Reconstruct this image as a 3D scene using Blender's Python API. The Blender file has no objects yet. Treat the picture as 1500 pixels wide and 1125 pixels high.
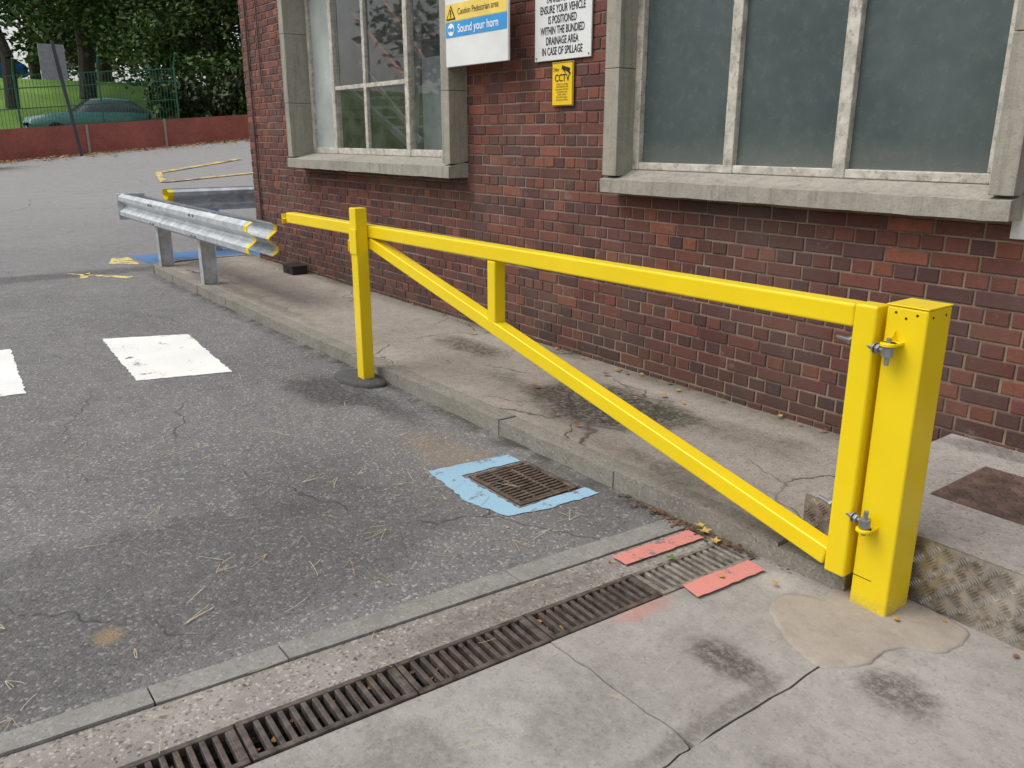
import bpy, math, random
from mathutils import Vector, Matrix, noise
from mathutils.geometry import tessellate_polygon
R=random.Random(7)
S=bpy.context.scene
COL=S.collection
# ------------------------------------------------------------------ nodes helper
class NT:
    def __init__(s,name):
        s.m=bpy.data.materials.new(name); s.m.use_nodes=True; s.t=s.m.node_tree
        s.b=s.t.nodes['Principled BSDF']; s.out=s.t.nodes['Material Output']
        s._p=None; s._bn=None
    def n(s,t,**k):
        x=s.t.nodes.new(t)
        for a,b in k.items(): setattr(x,a,b)
        return x
    def l(s,a,b): s.t.links.new(a,b)
    def pos(s):
        if s._p is None: s._p=s.n('ShaderNodeNewGeometry').outputs['Position']
        return s._p
    def xyz(s):
        x=s.n('ShaderNodeSeparateXYZ');s.l(s.pos(),x.inputs[0]);return x.outputs
    def scalev(s,v,sc):
        x=s.n('ShaderNodeVectorMath',operation='MULTIPLY'); s.l(v,x.inputs[0]); x.inputs[1].default_value=sc; return x.outputs[0]
    def noise(s,scale,detail=4,rough=.55,vec=None):
        x=s.n('ShaderNodeTexNoise'); x.inputs['Scale'].default_value=scale; x.inputs['Detail'].default_value=detail; x.inputs['Roughness'].default_value=rough
        s.l(vec or s.pos(),x.inputs['Vector']); return x.outputs['Fac']
    def vor(s,scale,feat='F1',out='Distance',vec=None):
        x=s.n('ShaderNodeTexVoronoi',feature=feat); x.inputs['Scale'].default_value=scale; s.l(vec or s.pos(),x.inputs['Vector']); return x.outputs[out]
    def rng(s,v,a,b,c=0,d=1,smooth=False):
        x=s.n('ShaderNodeMapRange'); 
        if smooth: x.interpolation_type='SMOOTHSTEP'
        s.l(v,x.inputs[0])
        for i,q in enumerate((a,b,c,d)): x.inputs[i+1].default_value=q
        return x.outputs[0]
    def math(s,op,a,b=None):
        x=s.n('ShaderNodeMath',operation=op)
        for i,q in enumerate((a,b)):
            if q is None: continue
            if isinstance(q,(int,float)): x.inputs[i].default_value=q
            else: s.l(q,x.inputs[i])
        return x.outputs[0]
    def mix(s,f,a,b,mode='MIX'):
        x=s.n('ShaderNodeMix',data_type='RGBA',blend_type=mode)
        for i,q in ((0,f),(6,a),(7,b)):
            if isinstance(q,(int,float)): x.inputs[i].default_value=q
            elif isinstance(q,tuple): x.inputs[i].default_value=(*q,1) if len(q)==3 else q
            else: s.l(q,x.inputs[i])
        return x.outputs[2]
    def blob(s,cx,cy,rx,ry,amt=1.,nscale=3.,dist=.9,lo=.35,hi=1.1):
        if s._bn is None:
            s._bn=s.math('SUBTRACT',s.noise(4.5,7,.72),.5)
            s._bs=s.rng(s.noise(34,4,.75),.36,.56,.3,1)
        sub=s.n('ShaderNodeVectorMath',operation='SUBTRACT'); s.l(s.pos(),sub.inputs[0]); sub.inputs[1].default_value=(cx,cy,0)
        m=s.scalev(sub.outputs[0],(1/rx,1/ry,0))
        ln=s.n('ShaderNodeVectorMath',operation='LENGTH'); s.l(m,ln.inputs[0])
        d=s.math('ADD',ln.outputs['Value'],s.math('MULTIPLY',s._bn,dist*3))
        return s.math('MULTIPLY',s.rng(d,lo,hi,amt,0,True),s._bs)
    def attr(s,name):
        x=s.n('ShaderNodeAttribute'); x.attribute_name=name; return x.outputs['Color']
    def bump(s,h,strength=.3,dist=.01,prev=None):
        x=s.n('ShaderNodeBump'); x.inputs['Strength'].default_value=strength; x.inputs['Distance'].default_value=dist
        s.l(h,x.inputs['Height'])
        if prev: s.l(prev,x.inputs['Normal'])
        return x.outputs[0]
    def fin(s,col=None,rough=None,nrm=None,metal=None,spec=None):
        for v,k in ((col,'Base Color'),(rough,'Roughness'),(nrm,'Normal'),(metal,'Metallic'),(spec,'Specular IOR Level')):
            if v is None: continue
            if isinstance(v,(int,float)): s.b.inputs[k].default_value=v
            elif isinstance(v,tuple): s.b.inputs[k].default_value=(*v,1)
            else: s.l(v,s.b.inputs[k])
        return s.m

def simple(name,col,rough=.6,metal=0,var=.12,scale=8,bump=0,bscale=60,dirt=None):
    t=NT(name); n=t.noise(scale,4,.6)
    c2=tuple(max(0,c*(1-var*2)) for c in col); c3=tuple(min(1,c*(1+var)) for c in col)
    c=t.mix(t.rng(n,.3,.7),c2,c3)
    if dirt: c=t.mix(t.rng(t.noise(scale*3,6,.7),.52,.66,0,.65),c,dirt)
    nr=t.bump(t.noise(bscale,3),bump,.005) if bump else None
    return t.fin(c,t.rng(n,.3,.7,rough*.85,min(1,rough*1.15)),nr,metal)

# ------------------------------------------------------------------ mesh builder
class MB:
    def __init__(s): s.v=[];s.f=[];s.m=[];s.c=[]
    def face(s,pts,mi=0,col=None):
        i=len(s.v); s.v+= [tuple(p) for p in pts]; s.f.append(tuple(range(i,i+len(pts)))); s.m.append(mi); s.c.append(col)
    def box(s,x0,x1,y0,y1,z0,z1,mi=0,M=None):
        i=len(s.v); P=[(x,y,z) for x in(x0,x1) for y in(y0,y1) for z in(z0,z1)]
        if M is not None: P=[tuple(M@Vector(p)) for p in P]
        s.v+=P
        for q in((0,1,3,2),(4,6,7,5),(0,4,5,1),(2,3,7,6),(0,2,6,4),(1,5,7,3)):
            s.f.append(tuple(i+k for k in q)); s.m.append(mi); s.c.append(None)
    def bar(s,p0,p1,w,h,mi=0,up=(0,0,1)):
        p0=Vector(p0);p1=Vector(p1);d=(p1-p0);L=d.length;d.normalize();u=Vector(up)
        a=d.cross(u)
        if a.length<1e-4:a=Vector((1,0,0))
        a.normalize();b=a.cross(d)
        M=Matrix((a,d,b)).transposed().to_4x4();M.translation=p0
        s.box(-w/2,w/2,0,L,-h/2,h/2,mi,M)
    def cyl(s,p0,p1,r0,r1=None,n=12,mi=0,cap=True):
        r1=r0 if r1 is None else r1
        p0=Vector(p0);p1=Vector(p1);d=(p1-p0).normalized();a=d.orthogonal().normalized();b=d.cross(a)
        i=len(s.v)
        for p,r in((p0,r0),(p1,r1)):
            for k in range(n):
                t=2*math.pi*k/n; s.v.append(tuple(p+(a*math.cos(t)+b*math.sin(t))*r))
        for k in range(n):
            s.f.append((i+k,i+(k+1)%n,i+n+(k+1)%n,i+n+k));s.m.append(mi);s.c.append(None)
        if cap:
            s.f.append(tuple(i+n+k for k in range(n)));s.m.append(mi);s.c.append(None)
            s.f.append(tuple(i+n-1-k for k in range(n)));s.m.append(mi);s.c.append(None)
    def tube(s,pts,rad,n=8,mi=0):
        for k in range(len(pts)-1): s.cyl(pts[k],pts[k+1],rad[k],rad[k+1],n,mi,cap=(k in(0,len(pts)-2)))
    def prism(s,poly,z0,z1,mi=0,holes=(),zf=None):
        allp=[poly]+list(holes)
        tri=tessellate_polygon([[Vector((p[0],p[1],0)) for p in q] for q in allp])
        flat=[p for q in allp for p in q]
        i=len(s.v); s.v+=[(p[0],p[1],z1) for p in flat]
        for t in tri:
            a,b,c=[Vector((*flat[k][:2],0)) for k in t]
            if (b-a).cross(c-a).z<0:t=(t[0],t[2],t[1])
            s.f.append(tuple(i+k for k in t));s.m.append(mi);s.c.append(None)
        if z0 is not None:
            for q in allp:
                for k in range(len(q)):
                    a=q[k];b=q[(k+1)%len(q)]
                    s.face([(a[0],a[1],z0),(b[0],b[1],z0),(b[0],b[1],z1),(a[0],a[1],z1)],mi)
    def obj(s,name,mats,parent=None,bevel=0,seg=2,smooth=False,ang=35):
        me=bpy.data.meshes.new(name); me.from_pydata(s.v,[],s.f)
        for m in (mats if isinstance(mats,(list,tuple)) else [mats]): me.materials.append(m)
        me.polygons.foreach_set('material_index',s.m)
        if any(c is not None for c in s.c):
            ca=me.color_attributes.new('Col','FLOAT_COLOR','CORNER'); data=[]
            for f,c in zip(s.f,s.c):
                c=c or (0,0,0); data+= [c[0],c[1],c[2],1.]*len(f)
            ca.data.foreach_set('color',data)
        if smooth: me.polygons.foreach_set('use_smooth',[True]*len(me.polygons))
        me.update()
        o=bpy.data.objects.new(name,me); COL.objects.link(o)
        if bevel:
            b=o.modifiers.new('b','BEVEL');b.width=bevel;b.segments=seg;b.limit_method='ANGLE';b.angle_limit=math.radians(ang)
        if parent:o.parent=parent
        return o
def empty(name):
    o=bpy.data.objects.new(name,None);COL.objects.link(o);return o
def text(name,body,loc,size,mat,parent,align='LEFT',sx=1,bold=0):
    c=bpy.data.curves.new(name,'FONT');c.body=body;c.size=size;c.align_x=align;c.offset=bold;c.materials.append(mat)
    o=bpy.data.objects.new(name,c);COL.objects.link(o);o.location=loc;o.rotation_euler=(math.pi/2,0,0);o.scale=(sx,1,1);o.parent=parent
    return o

# ------------------------------------------------------------------ materials
def m_asphalt():
    t=NT('asphalt')
    big=t.noise(.7,4,.6); mid=t.noise(6,4,.65); fine=t.noise(140,2,.7)
    chips=t.vor(95,'F1','Color'); sep=t.n('ShaderNodeSeparateColor');t.l(chips,sep.inputs[0])
    c=t.mix(t.rng(big,.32,.68),(.138,.134,.132),(.205,.199,.193))
    c=t.mix(t.rng(mid,.35,.7,0,.5),c,(.122,.118,.116))
    c=t.mix(t.rng(sep.outputs[0],.80,1,0,.75),c,(.42,.405,.38))
    c=t.mix(t.rng(sep.outputs[1],.75,1,0,.6),c,(.055,.053,.052))
    c=t.mix(t.rng(fine,.5,.75,0,.35),c,(.26,.25,.24))
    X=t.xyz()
    c=t.mix(t.rng(X[0],-9,-20,0,.7),c,(.30,.29,.28))  # grazing sky reflection on the far road, painted into the base colour
    for b in [t.blob(-3.0,.4,.62,1.7,.5,2,.25,.7,1.05),t.blob(-4.9,2.15,.55,.28,.95,5,.5),t.blob(-4.45,2.3,.6,.14,.7,6,.5),
              t.blob(-11.2,1.2,.35,3.,.7,3,.4),t.blob(-2.6,2.35,.4,.35,.4,4,.5),t.blob(-3.6,1.4,.5,.45,.35,4,.5)]:
        c=t.mix(b,c,(.05,.048,.047))
    # grime collected along the kerb face
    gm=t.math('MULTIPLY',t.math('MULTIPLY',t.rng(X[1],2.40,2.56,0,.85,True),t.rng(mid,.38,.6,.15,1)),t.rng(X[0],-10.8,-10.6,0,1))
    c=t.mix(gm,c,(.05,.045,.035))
    for b in [t.blob(-2.74,.37,.07,.06,.9,14,.35),t.blob(-3.4,2.2,.6,.2,.4,6,.6)]:
        c=t.mix(b,c,(.28,.2,.11))
    dv=t.n('ShaderNodeVectorMath',operation='ADD');t.l(t.pos(),dv.inputs[0])
    nn=t.n('ShaderNodeTexNoise');nn.inputs['Scale'].default_value=5;t.l(t.pos(),nn.inputs['Vector'])
    sc=t.scalev(nn.outputs['Color'],(.25,.25,0));t.l(sc,dv.inputs[1])
    cr=t.vor(.75,'DISTANCE_TO_EDGE','Distance',dv.outputs[0])
    crk=t.math('MULTIPLY',t.rng(cr,0,.006,1,0),t.rng(t.noise(.9,1),.5,.6))
    c=t.mix(t.math('MULTIPLY',crk,.7),c,(.03,.03,.03))
    h=t.math('ADD',t.math('MULTIPLY',t.vor(95),-.7),t.math('MULTIPLY',fine,.6))
    h=t.math('SUBTRACT',h,crk)
    nr=t.bump(h,.65,.006)
    return t.fin(c,t.rng(mid,.3,.7,.7,.95),nr,spec=.35)
def m_concrete(name,a,b,stains=(),cracks=False,agg=.4,moss=0,streak=False,wallgrime=False):
    t=NT(name)
    n1=t.noise(1.6,5,.62);n2=t.noise(12,5,.7);fine=t.noise(170,2,.7)
    c=t.mix(t.rng(n1,.3,.7),a,b)
    c=t.mix(t.rng(n2,.45,.75,0,.5),c,tuple(x*.62 for x in a))
    ch=t.vor(110,'F1','Color');sep=t.n('ShaderNodeSeparateColor');t.l(ch,sep.inputs[0])
    c=t.mix(t.rng(sep.outputs[0],.8,1,0,agg),c,(.48,.44,.38))
    c=t.mix(t.rng(sep.outputs[1],.8,1,0,agg),c,(.10,.085,.075))
    for st in stains:
        c=t.mix(t.blob(*st[:5],*(st[6:] if len(st)>6 else ())),c,st[5])
    if streak:
        sv=t.noise(1,5,.7,t.scalev(t.pos(),(26,26,1.2)))
        c=t.mix(t.rng(sv,.5,.72,0,.55),c,tuple(x*.45 for x in a))
        c=t.mix(t.rng(n2,.6,.75,0,.5),c,(.5,.48,.42))
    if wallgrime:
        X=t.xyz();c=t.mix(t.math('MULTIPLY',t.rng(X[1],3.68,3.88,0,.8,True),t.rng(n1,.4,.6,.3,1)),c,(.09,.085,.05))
    h=t.math('ADD',fine,t.math('MULTIPLY',n2,.8))
    if cracks:
        dv=t.n('ShaderNodeVectorMath',operation='ADD');t.l(t.pos(),dv.inputs[0])
        nn=t.n('ShaderNodeTexNoise');nn.inputs['Scale'].default_value=4;nn.inputs['Detail'].default_value=6;t.l(t.pos(),nn.inputs['Vector'])
        t.l(t.scalev(nn.outputs['Color'],(.35,.35,0)),dv.inputs[1])
        cr=t.vor(1.3,'DISTANCE_TO_EDGE','Distance',dv.outputs[0])
        k=t.math('MULTIPLY',t.rng(cr,0,.012,1,0),t.rng(t.noise(.8,2),.47,.55))
        c=t.mix(t.math('MULTIPLY',k,.85),c,(.03,.027,.022)); h=t.math('SUBTRACT',h,t.math('MULTIPLY',k,2))
    if moss: c=t.mix(t.rng(n1,.48,.7,0,moss),c,(.09,.095,.05))
    nr=t.bump(h,.5,.004)
    return t.fin(c,.88,nr,spec=.3)
DK=(.075,.065,.052)
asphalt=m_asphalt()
apron=m_concrete('apron_concrete',(.26,.245,.225),(.40,.380,.35),[(-1.42,1.92,.17,.11,.9,DK,4,.45),(-1.0,2.2,.16,.11,.8,DK,4,.5),(-1.79,1.92,.06,.17,.55,(.50,.18,.15),16,.5),(-1.62,2.47,.10,.10,.5,(.5,.47,.42)),(-.8,1.7,.3,.2,.45,DK),(-1.6,.9,.4,.15,.35,DK),(-1.25,1.6,.04,.5,.5,DK),(-1.5,1.4,.15,.3,.3,DK)],agg=.25)
strip=m_concrete('strip_concrete',(.21,.19,.17),(.36,.335,.30),[(-2.08,1.6,.1,.6,.6,(.12,.10,.085))],agg=.85)
pave=m_concrete('pavement_concrete',(.28,.243,.205),(.41,.365,.31),[
  (-3.40,3.25,.66,.40,1.,(.055,.05,.036),4,.30,.6,1.1),(-3.05,3.45,.35,.14,.8,(.055,.058,.03),4,.4),(-3.75,3.10,.3,.14,.8,(.09,.075,.055),4,.4),(-5.1,3.40,.5,.2,.95,(.09,.075,.055),4,.45),(-4.2,3.1,.3,.12,.5,DK),(-2.55,3.45,.4,.2,.4,DK),
  (-8,2.8,2.,.1,.5,(.1,.085,.07)),(-2.4,2.80,.5,.1,.5,DK),(-9.6,2.8,.5,.3,.45,DK)],cracks=True,agg=.5,wallgrime=True)
kerbm=m_concrete('kerb_concrete',(.20,.187,.16),(.34,.315,.27),agg=.5,moss=.5)
settm=m_concrete('sett_concrete',(.21,.205,.19),(.31,.30,.275),agg=.35)
stonem=m_concrete('window_stone',(.28,.262,.22),(.44,.415,.35),agg=.25,moss=.35,streak=True)
stepm=m_concrete('step_concrete',(.27,.25,.22),(.42,.385,.35),[(-1.5,3.8,.4,.1,.6,DK)],agg=.5)
cement=m_concrete('fresh_cement',(.31,.27,.225),(.39,.345,.29),agg=.08)
dark=simple('dark_void',(.012,.011,.01),.9)
def m_brick():
    t=NT('brick'); c=t.attr('Col'); n=t.noise(18,4,.7); f=t.noise(120,2,.7);X=t.xyz()
    c=t.mix(t.rng(n,.35,.75,0,.55),c,(.065,.035,.031)); c=t.mix(t.rng(f,.6,.8,0,.35),c,(.30,.18,.13))
    c=t.mix(t.rng(t.noise(1.1,4,.6),.48,.72,0,.45),c,(.14,.11,.092))
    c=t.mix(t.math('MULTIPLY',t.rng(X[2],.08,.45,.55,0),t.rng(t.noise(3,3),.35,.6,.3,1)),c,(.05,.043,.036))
    c=t.mix(t.math('MULTIPLY',t.rng(t.noise(7,5,.8),.60,.72,0,.35),1.),c,(.34,.29,.24))
    return t.fin(c,.8,t.bump(t.math('ADD',n,f),.5,.004),spec=.35)
brick=m_brick()
mortar=simple('mortar',(.27,.20,.145),.95,var=.25,scale=5,bump=.5,bscale=150)
def m_yellow(name='yellow_paint',col=(.90,.66,.006)):
    t=NT(name);n=t.noise(3,3);f=t.noise(40,4,.7);X=t.xyz()
    c=t.mix(t.rng(n,.3,.7),tuple(x*.93 for x in col),col); c=t.mix(t.rng(f,.66,.8,0,.25),c,(.5,.33,.03))
    c=t.mix(t.math('MULTIPLY',t.rng(X[2],.0,.07,.6,0),t.rng(f,.4,.6)),c,(.33,.27,.16))
    return t.fin(c,t.rng(n,.3,.7,.28,.42),t.bump(t.noise(25,2),.06,.004))
yellow=m_yellow()
galv=simple('galvanised_steel',(.60,.63,.65),.42,.45,var=.15,scale=9)
steel=simple('bolt_steel',(.35,.36,.38),.4,.8)
iron=simple('cast_iron',(.115,.095,.083),.6,.3,var=.35,scale=20,bump=.3,dirt=(.19,.12,.07))
ironl=simple('worn_grating',(.30,.27,.23),.6,.35,var=.3,scale=20,bump=.3)
def m_paint(name,col,wear,sc=9):
    t=NT(name); n=t.noise(sc,6,.75); w=t.rng(n,.60-wear*.25,.66-wear*.2)
    chips=t.rng(t.noise(120,2,.8),.58,.66,0,.8)
    c=t.mix(t.math('MAXIMUM',w,t.math('MULTIPLY',chips,min(1,wear*1.3))),col,(.19,.18,.17))
    c=t.mix(t.rng(t.noise(2.,3),.4,.8,0,.3),c,tuple(x*.6 for x in col))
    return t.fin(c,.75,t.bump(t.noise(100,2,.7),.5,.004),spec=.3)
white_p=m_paint('white_road_paint',(.82,.82,.78),.02,5)
blue_p=m_paint('blue_road_paint',(.30,.49,.62),.15)
dblue_p=m_paint('dark_blue_road_paint',(.07,.2,.42),.3)
red_p=m_paint('red_road_paint',(.64,.25,.21),.12,16)
yel_p=m_paint('yellow_road_paint',(.70,.50,.18),.5,4)
ywell_p=m_paint('yellow_edge_paint',(.75,.6,.2),.45)

# ------------------------------------------------------------------ terrain
def sm(a):
    a=max(0,min(1,a));return a*a*(3-2*a)
def h(x,y):
    return sm((-12.5-x)/17.5)*max(0.15,min(2.6,.87+.085*(y-3.2)))
def hg(x,y):
    if x>-30.6: return h(x,y)-.2
    b=h(-30.6,y)-.0
    if x>-36: return b
    return b+(4.7-b)*sm((-36-x)/20)
g=MB()
xs=[-600,-300,-150,-100,-80]+[-70+i*1.5 for i in range(27)]+[-30.5]+[-29+i*2 for i in range(10)]+[-8,0,10,30,80,200,500]
ys=[-500,-250,-120,-60,-40]+[-30+i*2.5 for i in range(29)]+[50,70,120,250,500]
for y in ys:
    for x in xs: g.v.append((x,y,hg(x,y)))
W=len(xs)
for j in range(len(ys)-1):
    for i in range(W-1):
        g.f.append((j*W+i,j*W+i+1,(j+1)*W+i+1,(j+1)*W+i));g.m.append(0);g.c.append(None)
t=NT('grass');c=t.mix(t.rng(t.noise(.5,4,.6),.3,.7),(.09,.20,.02),(.20,.34,.045));c=t.mix(t.rng(t.noise(9,3,.7),.5,.8,0,.5),c,(.06,.1,.015))
grass=t.fin(c,.9,t.bump(t.noise(30,3),.8,.05))
g.obj('ground',grass,smooth=True)

# asphalt road
GUL=[(-3.15,2.09),(-2.72,2.09),(-2.71,2.45),(-3.14,2.45)]
a=MB()
a.prism([(-12.5,-60),(-6.36,-60),(-2.2312,2.56),(-2.2312,5),(-12.5,5)],None,0,0,[GUL])
a.face([(-12.5,5,0),(-2.23,5,0),(-2.23,60,0),(-12.5,60,0)])
for q in range(4):
    p=GUL[q];r=GUL[(q+1)%4]
    a.face([(p[0],p[1],-.18),(r[0],r[1],-.18),(r[0],r[1],0),(p[0],p[1],0)],0)
i0=len(a.v);nx=28;yy=[-60,-40,-20]+[-10+k*1.5 for k in range(34)]+[60]
for y in yy:
    for i in range(nx+1):
        x=-12.5-i*(17.7/nx);a.v.append((x,y,h(x,y)))
for j in range(len(yy)-1):
    for i in range(nx):
        k=i0+j*(nx+1)+i;a.f.append((k,k+nx+1,k+nx+2,k+1));a.m.append(0);a.c.append(None)
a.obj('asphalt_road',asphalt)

# edging setts
sx=lambda y:-2.40+.066*y
si=lambda y:-2.305+.075*y
e=MB();js=[-3,-2.1,-1.3,-.5,-.05,.4,.8,1.68,2.55]
for k in range(len(js)-1):
    y0=js[k]+.003;y1=js[k+1]-.003;dz=R.uniform(-.002,.004);n=6
    L_=[(sx(y0+(y1-y0)*q/n)+.003+R.uniform(-.003,.003),y0+(y1-y0)*q/n) for q in range(n+1)]
    Rr=[(si(y0+(y1-y0)*q/n)-R.uniform(0,.003),y0+(y1-y0)*q/n) for q in range(n+1)]
    e.prism(Rr+L_[::-1],-.1,.008+dz)
e.obj('edging_kerb',settm,bevel=.006)
# channel
cx=lambda y:-1.995+.05*y
hw=.092
st=MB();st.prism([(si(-3)+.004,-3),(cx(-3)-hw,-3),(cx(2.56)-hw,2.56),(si(2.56)+.004,2.56)],-.12,.001)
st.obj('concrete_channel_surround',strip)
d=MB()
y=-3.0
d.prism([(cx(-3)-hw+.001,-3),(cx(-3)+hw-.001,-3),(cx(2.56)+hw-.001,2.56),(cx(2.56)-hw+.001,2.56)],None,-.09,1)
M=Matrix.Rotation(-math.atan(.05),4,'Z')
def chM(y): 
    m=M.copy(); m.translation=(cx(y),y,0); return m
nsec=11
for sct in range(nsec):
    ya=2.55-(sct+1)*.5;mi=2 if sct==0 else 0
    dz=R.uniform(-.002,.002)
    m=chM(ya)
    m=m@Matrix.Translation((0,0,dz))
    d.box(-hw+.003,-hw+.022,.003,.497,-.03,.006,mi,m);d.box(hw-.022,hw-.003,.003,.497,-.03,.006,mi,m)
    d.box(-hw+.022,hw-.022,.003,.022,-.03,.0055,mi,m);d.box(-hw+.022,hw-.022,.478,.497,-.03,.0055,mi,m)
    for k in range(13):
        yy0=.022+(k+1)*.0351-.0085
        d.box(-hw+.022,hw-.022,yy0,yy0+.0165,-.025,.004,mi,m)
d.obj('drainage_channel',[iron,dark,ironl],bevel=.0025,seg=2)

# concrete apron slabs
ap=MB()
cr=lambda y:cx(y)+hw
jx=-1.21
edge=[(cr(1.535)+ (jx-cr(1.535))*k/14,1.535+R.uniform(-.006,.006)) for k in range(15)]
vedge=[(jx+R.uniform(-.006,.006),1.535+(2.9-1.535)*k/16) for k in range(1,17)]
vlow=[(jx+R.uniform(-.008,.008),1.52-(1.52+8)*(k/30)**2) for k in range(0,31)]
ap.prism([(x,y+.002) for x,y in edge]+[(x-.004,y) for x,y in vedge]+[(cr(2.9),2.9)],-.1,.0)
ap.prism([(x,y-.002) for x,y in edge][:-1]+[(x-.004,y) for x,y in vlow]+[(cr(-8),-8)],-.1,-.002)
ap.prism([(x+.004,y) for x,y in vlow][::-1]+[(x+.004,y) for x,y in vedge]+[(9,2.9),(9,-8)],-.1,.001)
ap.box(-1.9,9,-8,3,-.12,-.018,1)
ap.box(-6,30,-60,-8.0,-.1,-.001)
ap.obj('concrete_apron',[apron,dark])

# pavement + kerb
pv=MB()
NX,NY=230,30
for j in range(NY+1):
    for i in range(NX+1):
        x=-11.02+i*(9.31/NX);y=2.682+j*(1.25/NY)
        if x<-10.7: y=max(y,2.682+.9*((-10.7-x)/.35)**3)
        z=.082+.010*(noise.noise(Vector((x*1.3,y*1.5,1)))) +.003*noise.noise(Vector((x*9,y*9,4)))
        pv.v.append((x,y,z))
for j in range(NY):
    for i in range(NX):
        k=j*(NX+1)+i;pv.f.append((k,k+1,k+NX+2,k+NX+1));pv.m.append(0);pv.c.append(None)
pv.face([(-1.71,2.68,-.05),(-1.71,3.93,-.05),(-1.71,3.93,.085),(-1.71,2.68,.085)])
pv.face([(-11.02,2.7,-.05),(-11.02,3.93,-.05),(-11.02,3.93,.085),(-11.02,2.7,.085)])
pv.obj('pavement',pave,smooth=True)
kb=MB()
def kpiece(p,q,w=.12,top=.088):
    n=8;p=Vector(p);q=Vector(q);dd=(q-p).normalized();nn=Vector((-dd.y,dd.x))
    fr=[p+(q-p)*k/n+nn*R.uniform(-.007,.007) for k in range(n+1)]
    bk=[p+(q-p)*k/n+nn*w for k in range(n,-1,-1)]
    kb.prism([tuple(v) for v in fr+bk],-.08,top)
kpiece((-1.70,2.565),(-1.42,2.58),top=.075)
x=-1.705
while x>-10.6:
    L=.915 if x-.915>-10.7 else x+10.7
    kpiece((x-L+.003,2.565+R.uniform(-.004,.004)),(x,2.565+R.uniform(-.004,.004)),top=.088+R.uniform(-.004,.004));x-=L
arc=[(-10.71,2.565),(-10.9,2.61),(-11.05,2.74),(-11.13,2.95),(-11.16,3.3),(-11.16,3.93)]
for k in range(5): kpiece(arc[k+1],arc[k])
kb.obj('kerb',kerbm,bevel=.022,seg=3)

# step with chequer plate
sp=empty('concrete_step')
s_=MB();s_.box(-1.71,3.5,2.735,3.9,-.05,.252);s_.obj('slab',stepm,sp,bevel=.008)
cq=simple('chequer_plate_steel',(.52,.48,.42),.36,.75,var=.25,scale=9,dirt=(.20,.13,.08))
c_=MB();c_.box(-1.705,3.5,2.726,2.734,.0,.255)
def lozenge(mb,c,ux,uy,n,L=.012,w=.0042,hh=.0022,mi=0):
    c=Vector(c);ux=Vector(ux);uy=Vector(uy);n=Vector(n)
    P=[c+ux*L,c+uy*w,c-ux*L,c-uy*w];t1=c+ux*L*.5+n*hh;t2=c-ux*L*.5+n*hh
    mb.face([P[0],P[1],t1],mi);mb.face([P[1],t2,t1],mi);mb.face([P[1],P[2],t2],mi);mb.face([P[2],P[3],t2],mi);mb.face([P[3],t1,t2],mi);mb.face([P[3],P[0],t1],mi)
def chequer(mb,o,ax,bx,n,na,nb,p,mi=0):
    o=Vector(o);ax=Vector(ax);bx=Vector(bx);d1=(ax+bx).normalized();d2=(ax-bx).normalized()
    for i in range(na):
        for j in range(nb):
            c=o+ax*p*(i+.5)+bx*p*(j+.5)
            f=(i+j)%2; A_,B_=(d1,d2) if f else (d2,d1)
            for q,l in((-.42,.34),(-.21,.42),(.0,.46),(.21,.42),(.42,.34)): lozenge(mb,c+B_*q*p,A_,B_,n,p*l,p*.085,p*.12,mi)
chequer(c_,(-1.70,2.7259,.006),(1,0,0),(0,0,1),(0,-1,0),118,5,.0485)
c_.obj('chequer_plate',cq,sp)
mc=MB();mcm=simple('rusty_cover',(.16,.105,.085),.65,.3,var=.25,scale=12)
mc.box(-1.41,-.75,3.12,3.58,.250,.258);chequer(mc,(-1.405,3.125,.2581),(1,0,0),(0,1,0),(0,0,1),15,10,.043)
mc.obj('manhole_cover',mcm)

# ------------------------------------------------------------------ road markings
def sheet(name,polys,mat,z=.004,wv=.007):
    b=MB()
    for i,P in enumerate(polys):
        Q=[]
        for k in range(len(P)):
            p=P[k];q=P[(k+1)%len(P)];n=max(2,int(math.dist(p,q)/.03))
            for j in range(n):
                f=j/n;w=wv if j else 0;Q.append((p[0]+(q[0]-p[0])*f+R.uniform(-w,w),p[1]+(q[1]-p[1])*f+R.uniform(-w,w)))
        b.prism(Q,None,z)
    return b.obj(name,mat)
sheet('white_road_marking',[[(-7.36,1.29),(-5.89,1.21),(-5.72,1.81),(-7.11,1.91)],[(-7.5,.02),(-6.1,-.05),(-6.01,.56),(-7.42,.64)],[(-7.5,-1.3),(-6.1,-1.35),(-6.1,-.7),(-7.5,-.62)]],white_p)
sheet('blue_gully_marking',[[(-3.32,1.97),(-2.90,1.92),(-2.67,1.98),(-2.62,2.17),(-2.61,2.47),(-2.70,2.46),(-2.70,2.07),(-3.17,2.07),(-3.15,2.42),(-3.26,2.42)]],blue_p)
sheet('red_drain_marking',[[(-2.115,2.08),(-2.035,2.08),(-2.005,2.5),(-2.09,2.5)],[(-1.80,2.14),(-1.71,2.12),(-1.685,2.48),(-1.775,2.49)]],red_p,.012,.003)
sheet('blue_bay_marking',[[(-12.5,2.7),(-11.3,2.75),(-11.2,3.2),(-11.25,4.4),(-12.5,4.4)]],dblue_p)
sheet('yellow_bay_marking',[[(-12.45,2.45),(-11.9,2.3),(-11.6,2.62),(-12.4,2.66)],[(-11.35,1.7),(-11.2,1.75),(-10.5,2.2),(-10.6,2.3)],[(-11.25,1.95),(-11.05,1.8),(-10.8,1.75),(-10.85,1.85)]],ywell_p)
b=MB()
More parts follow.
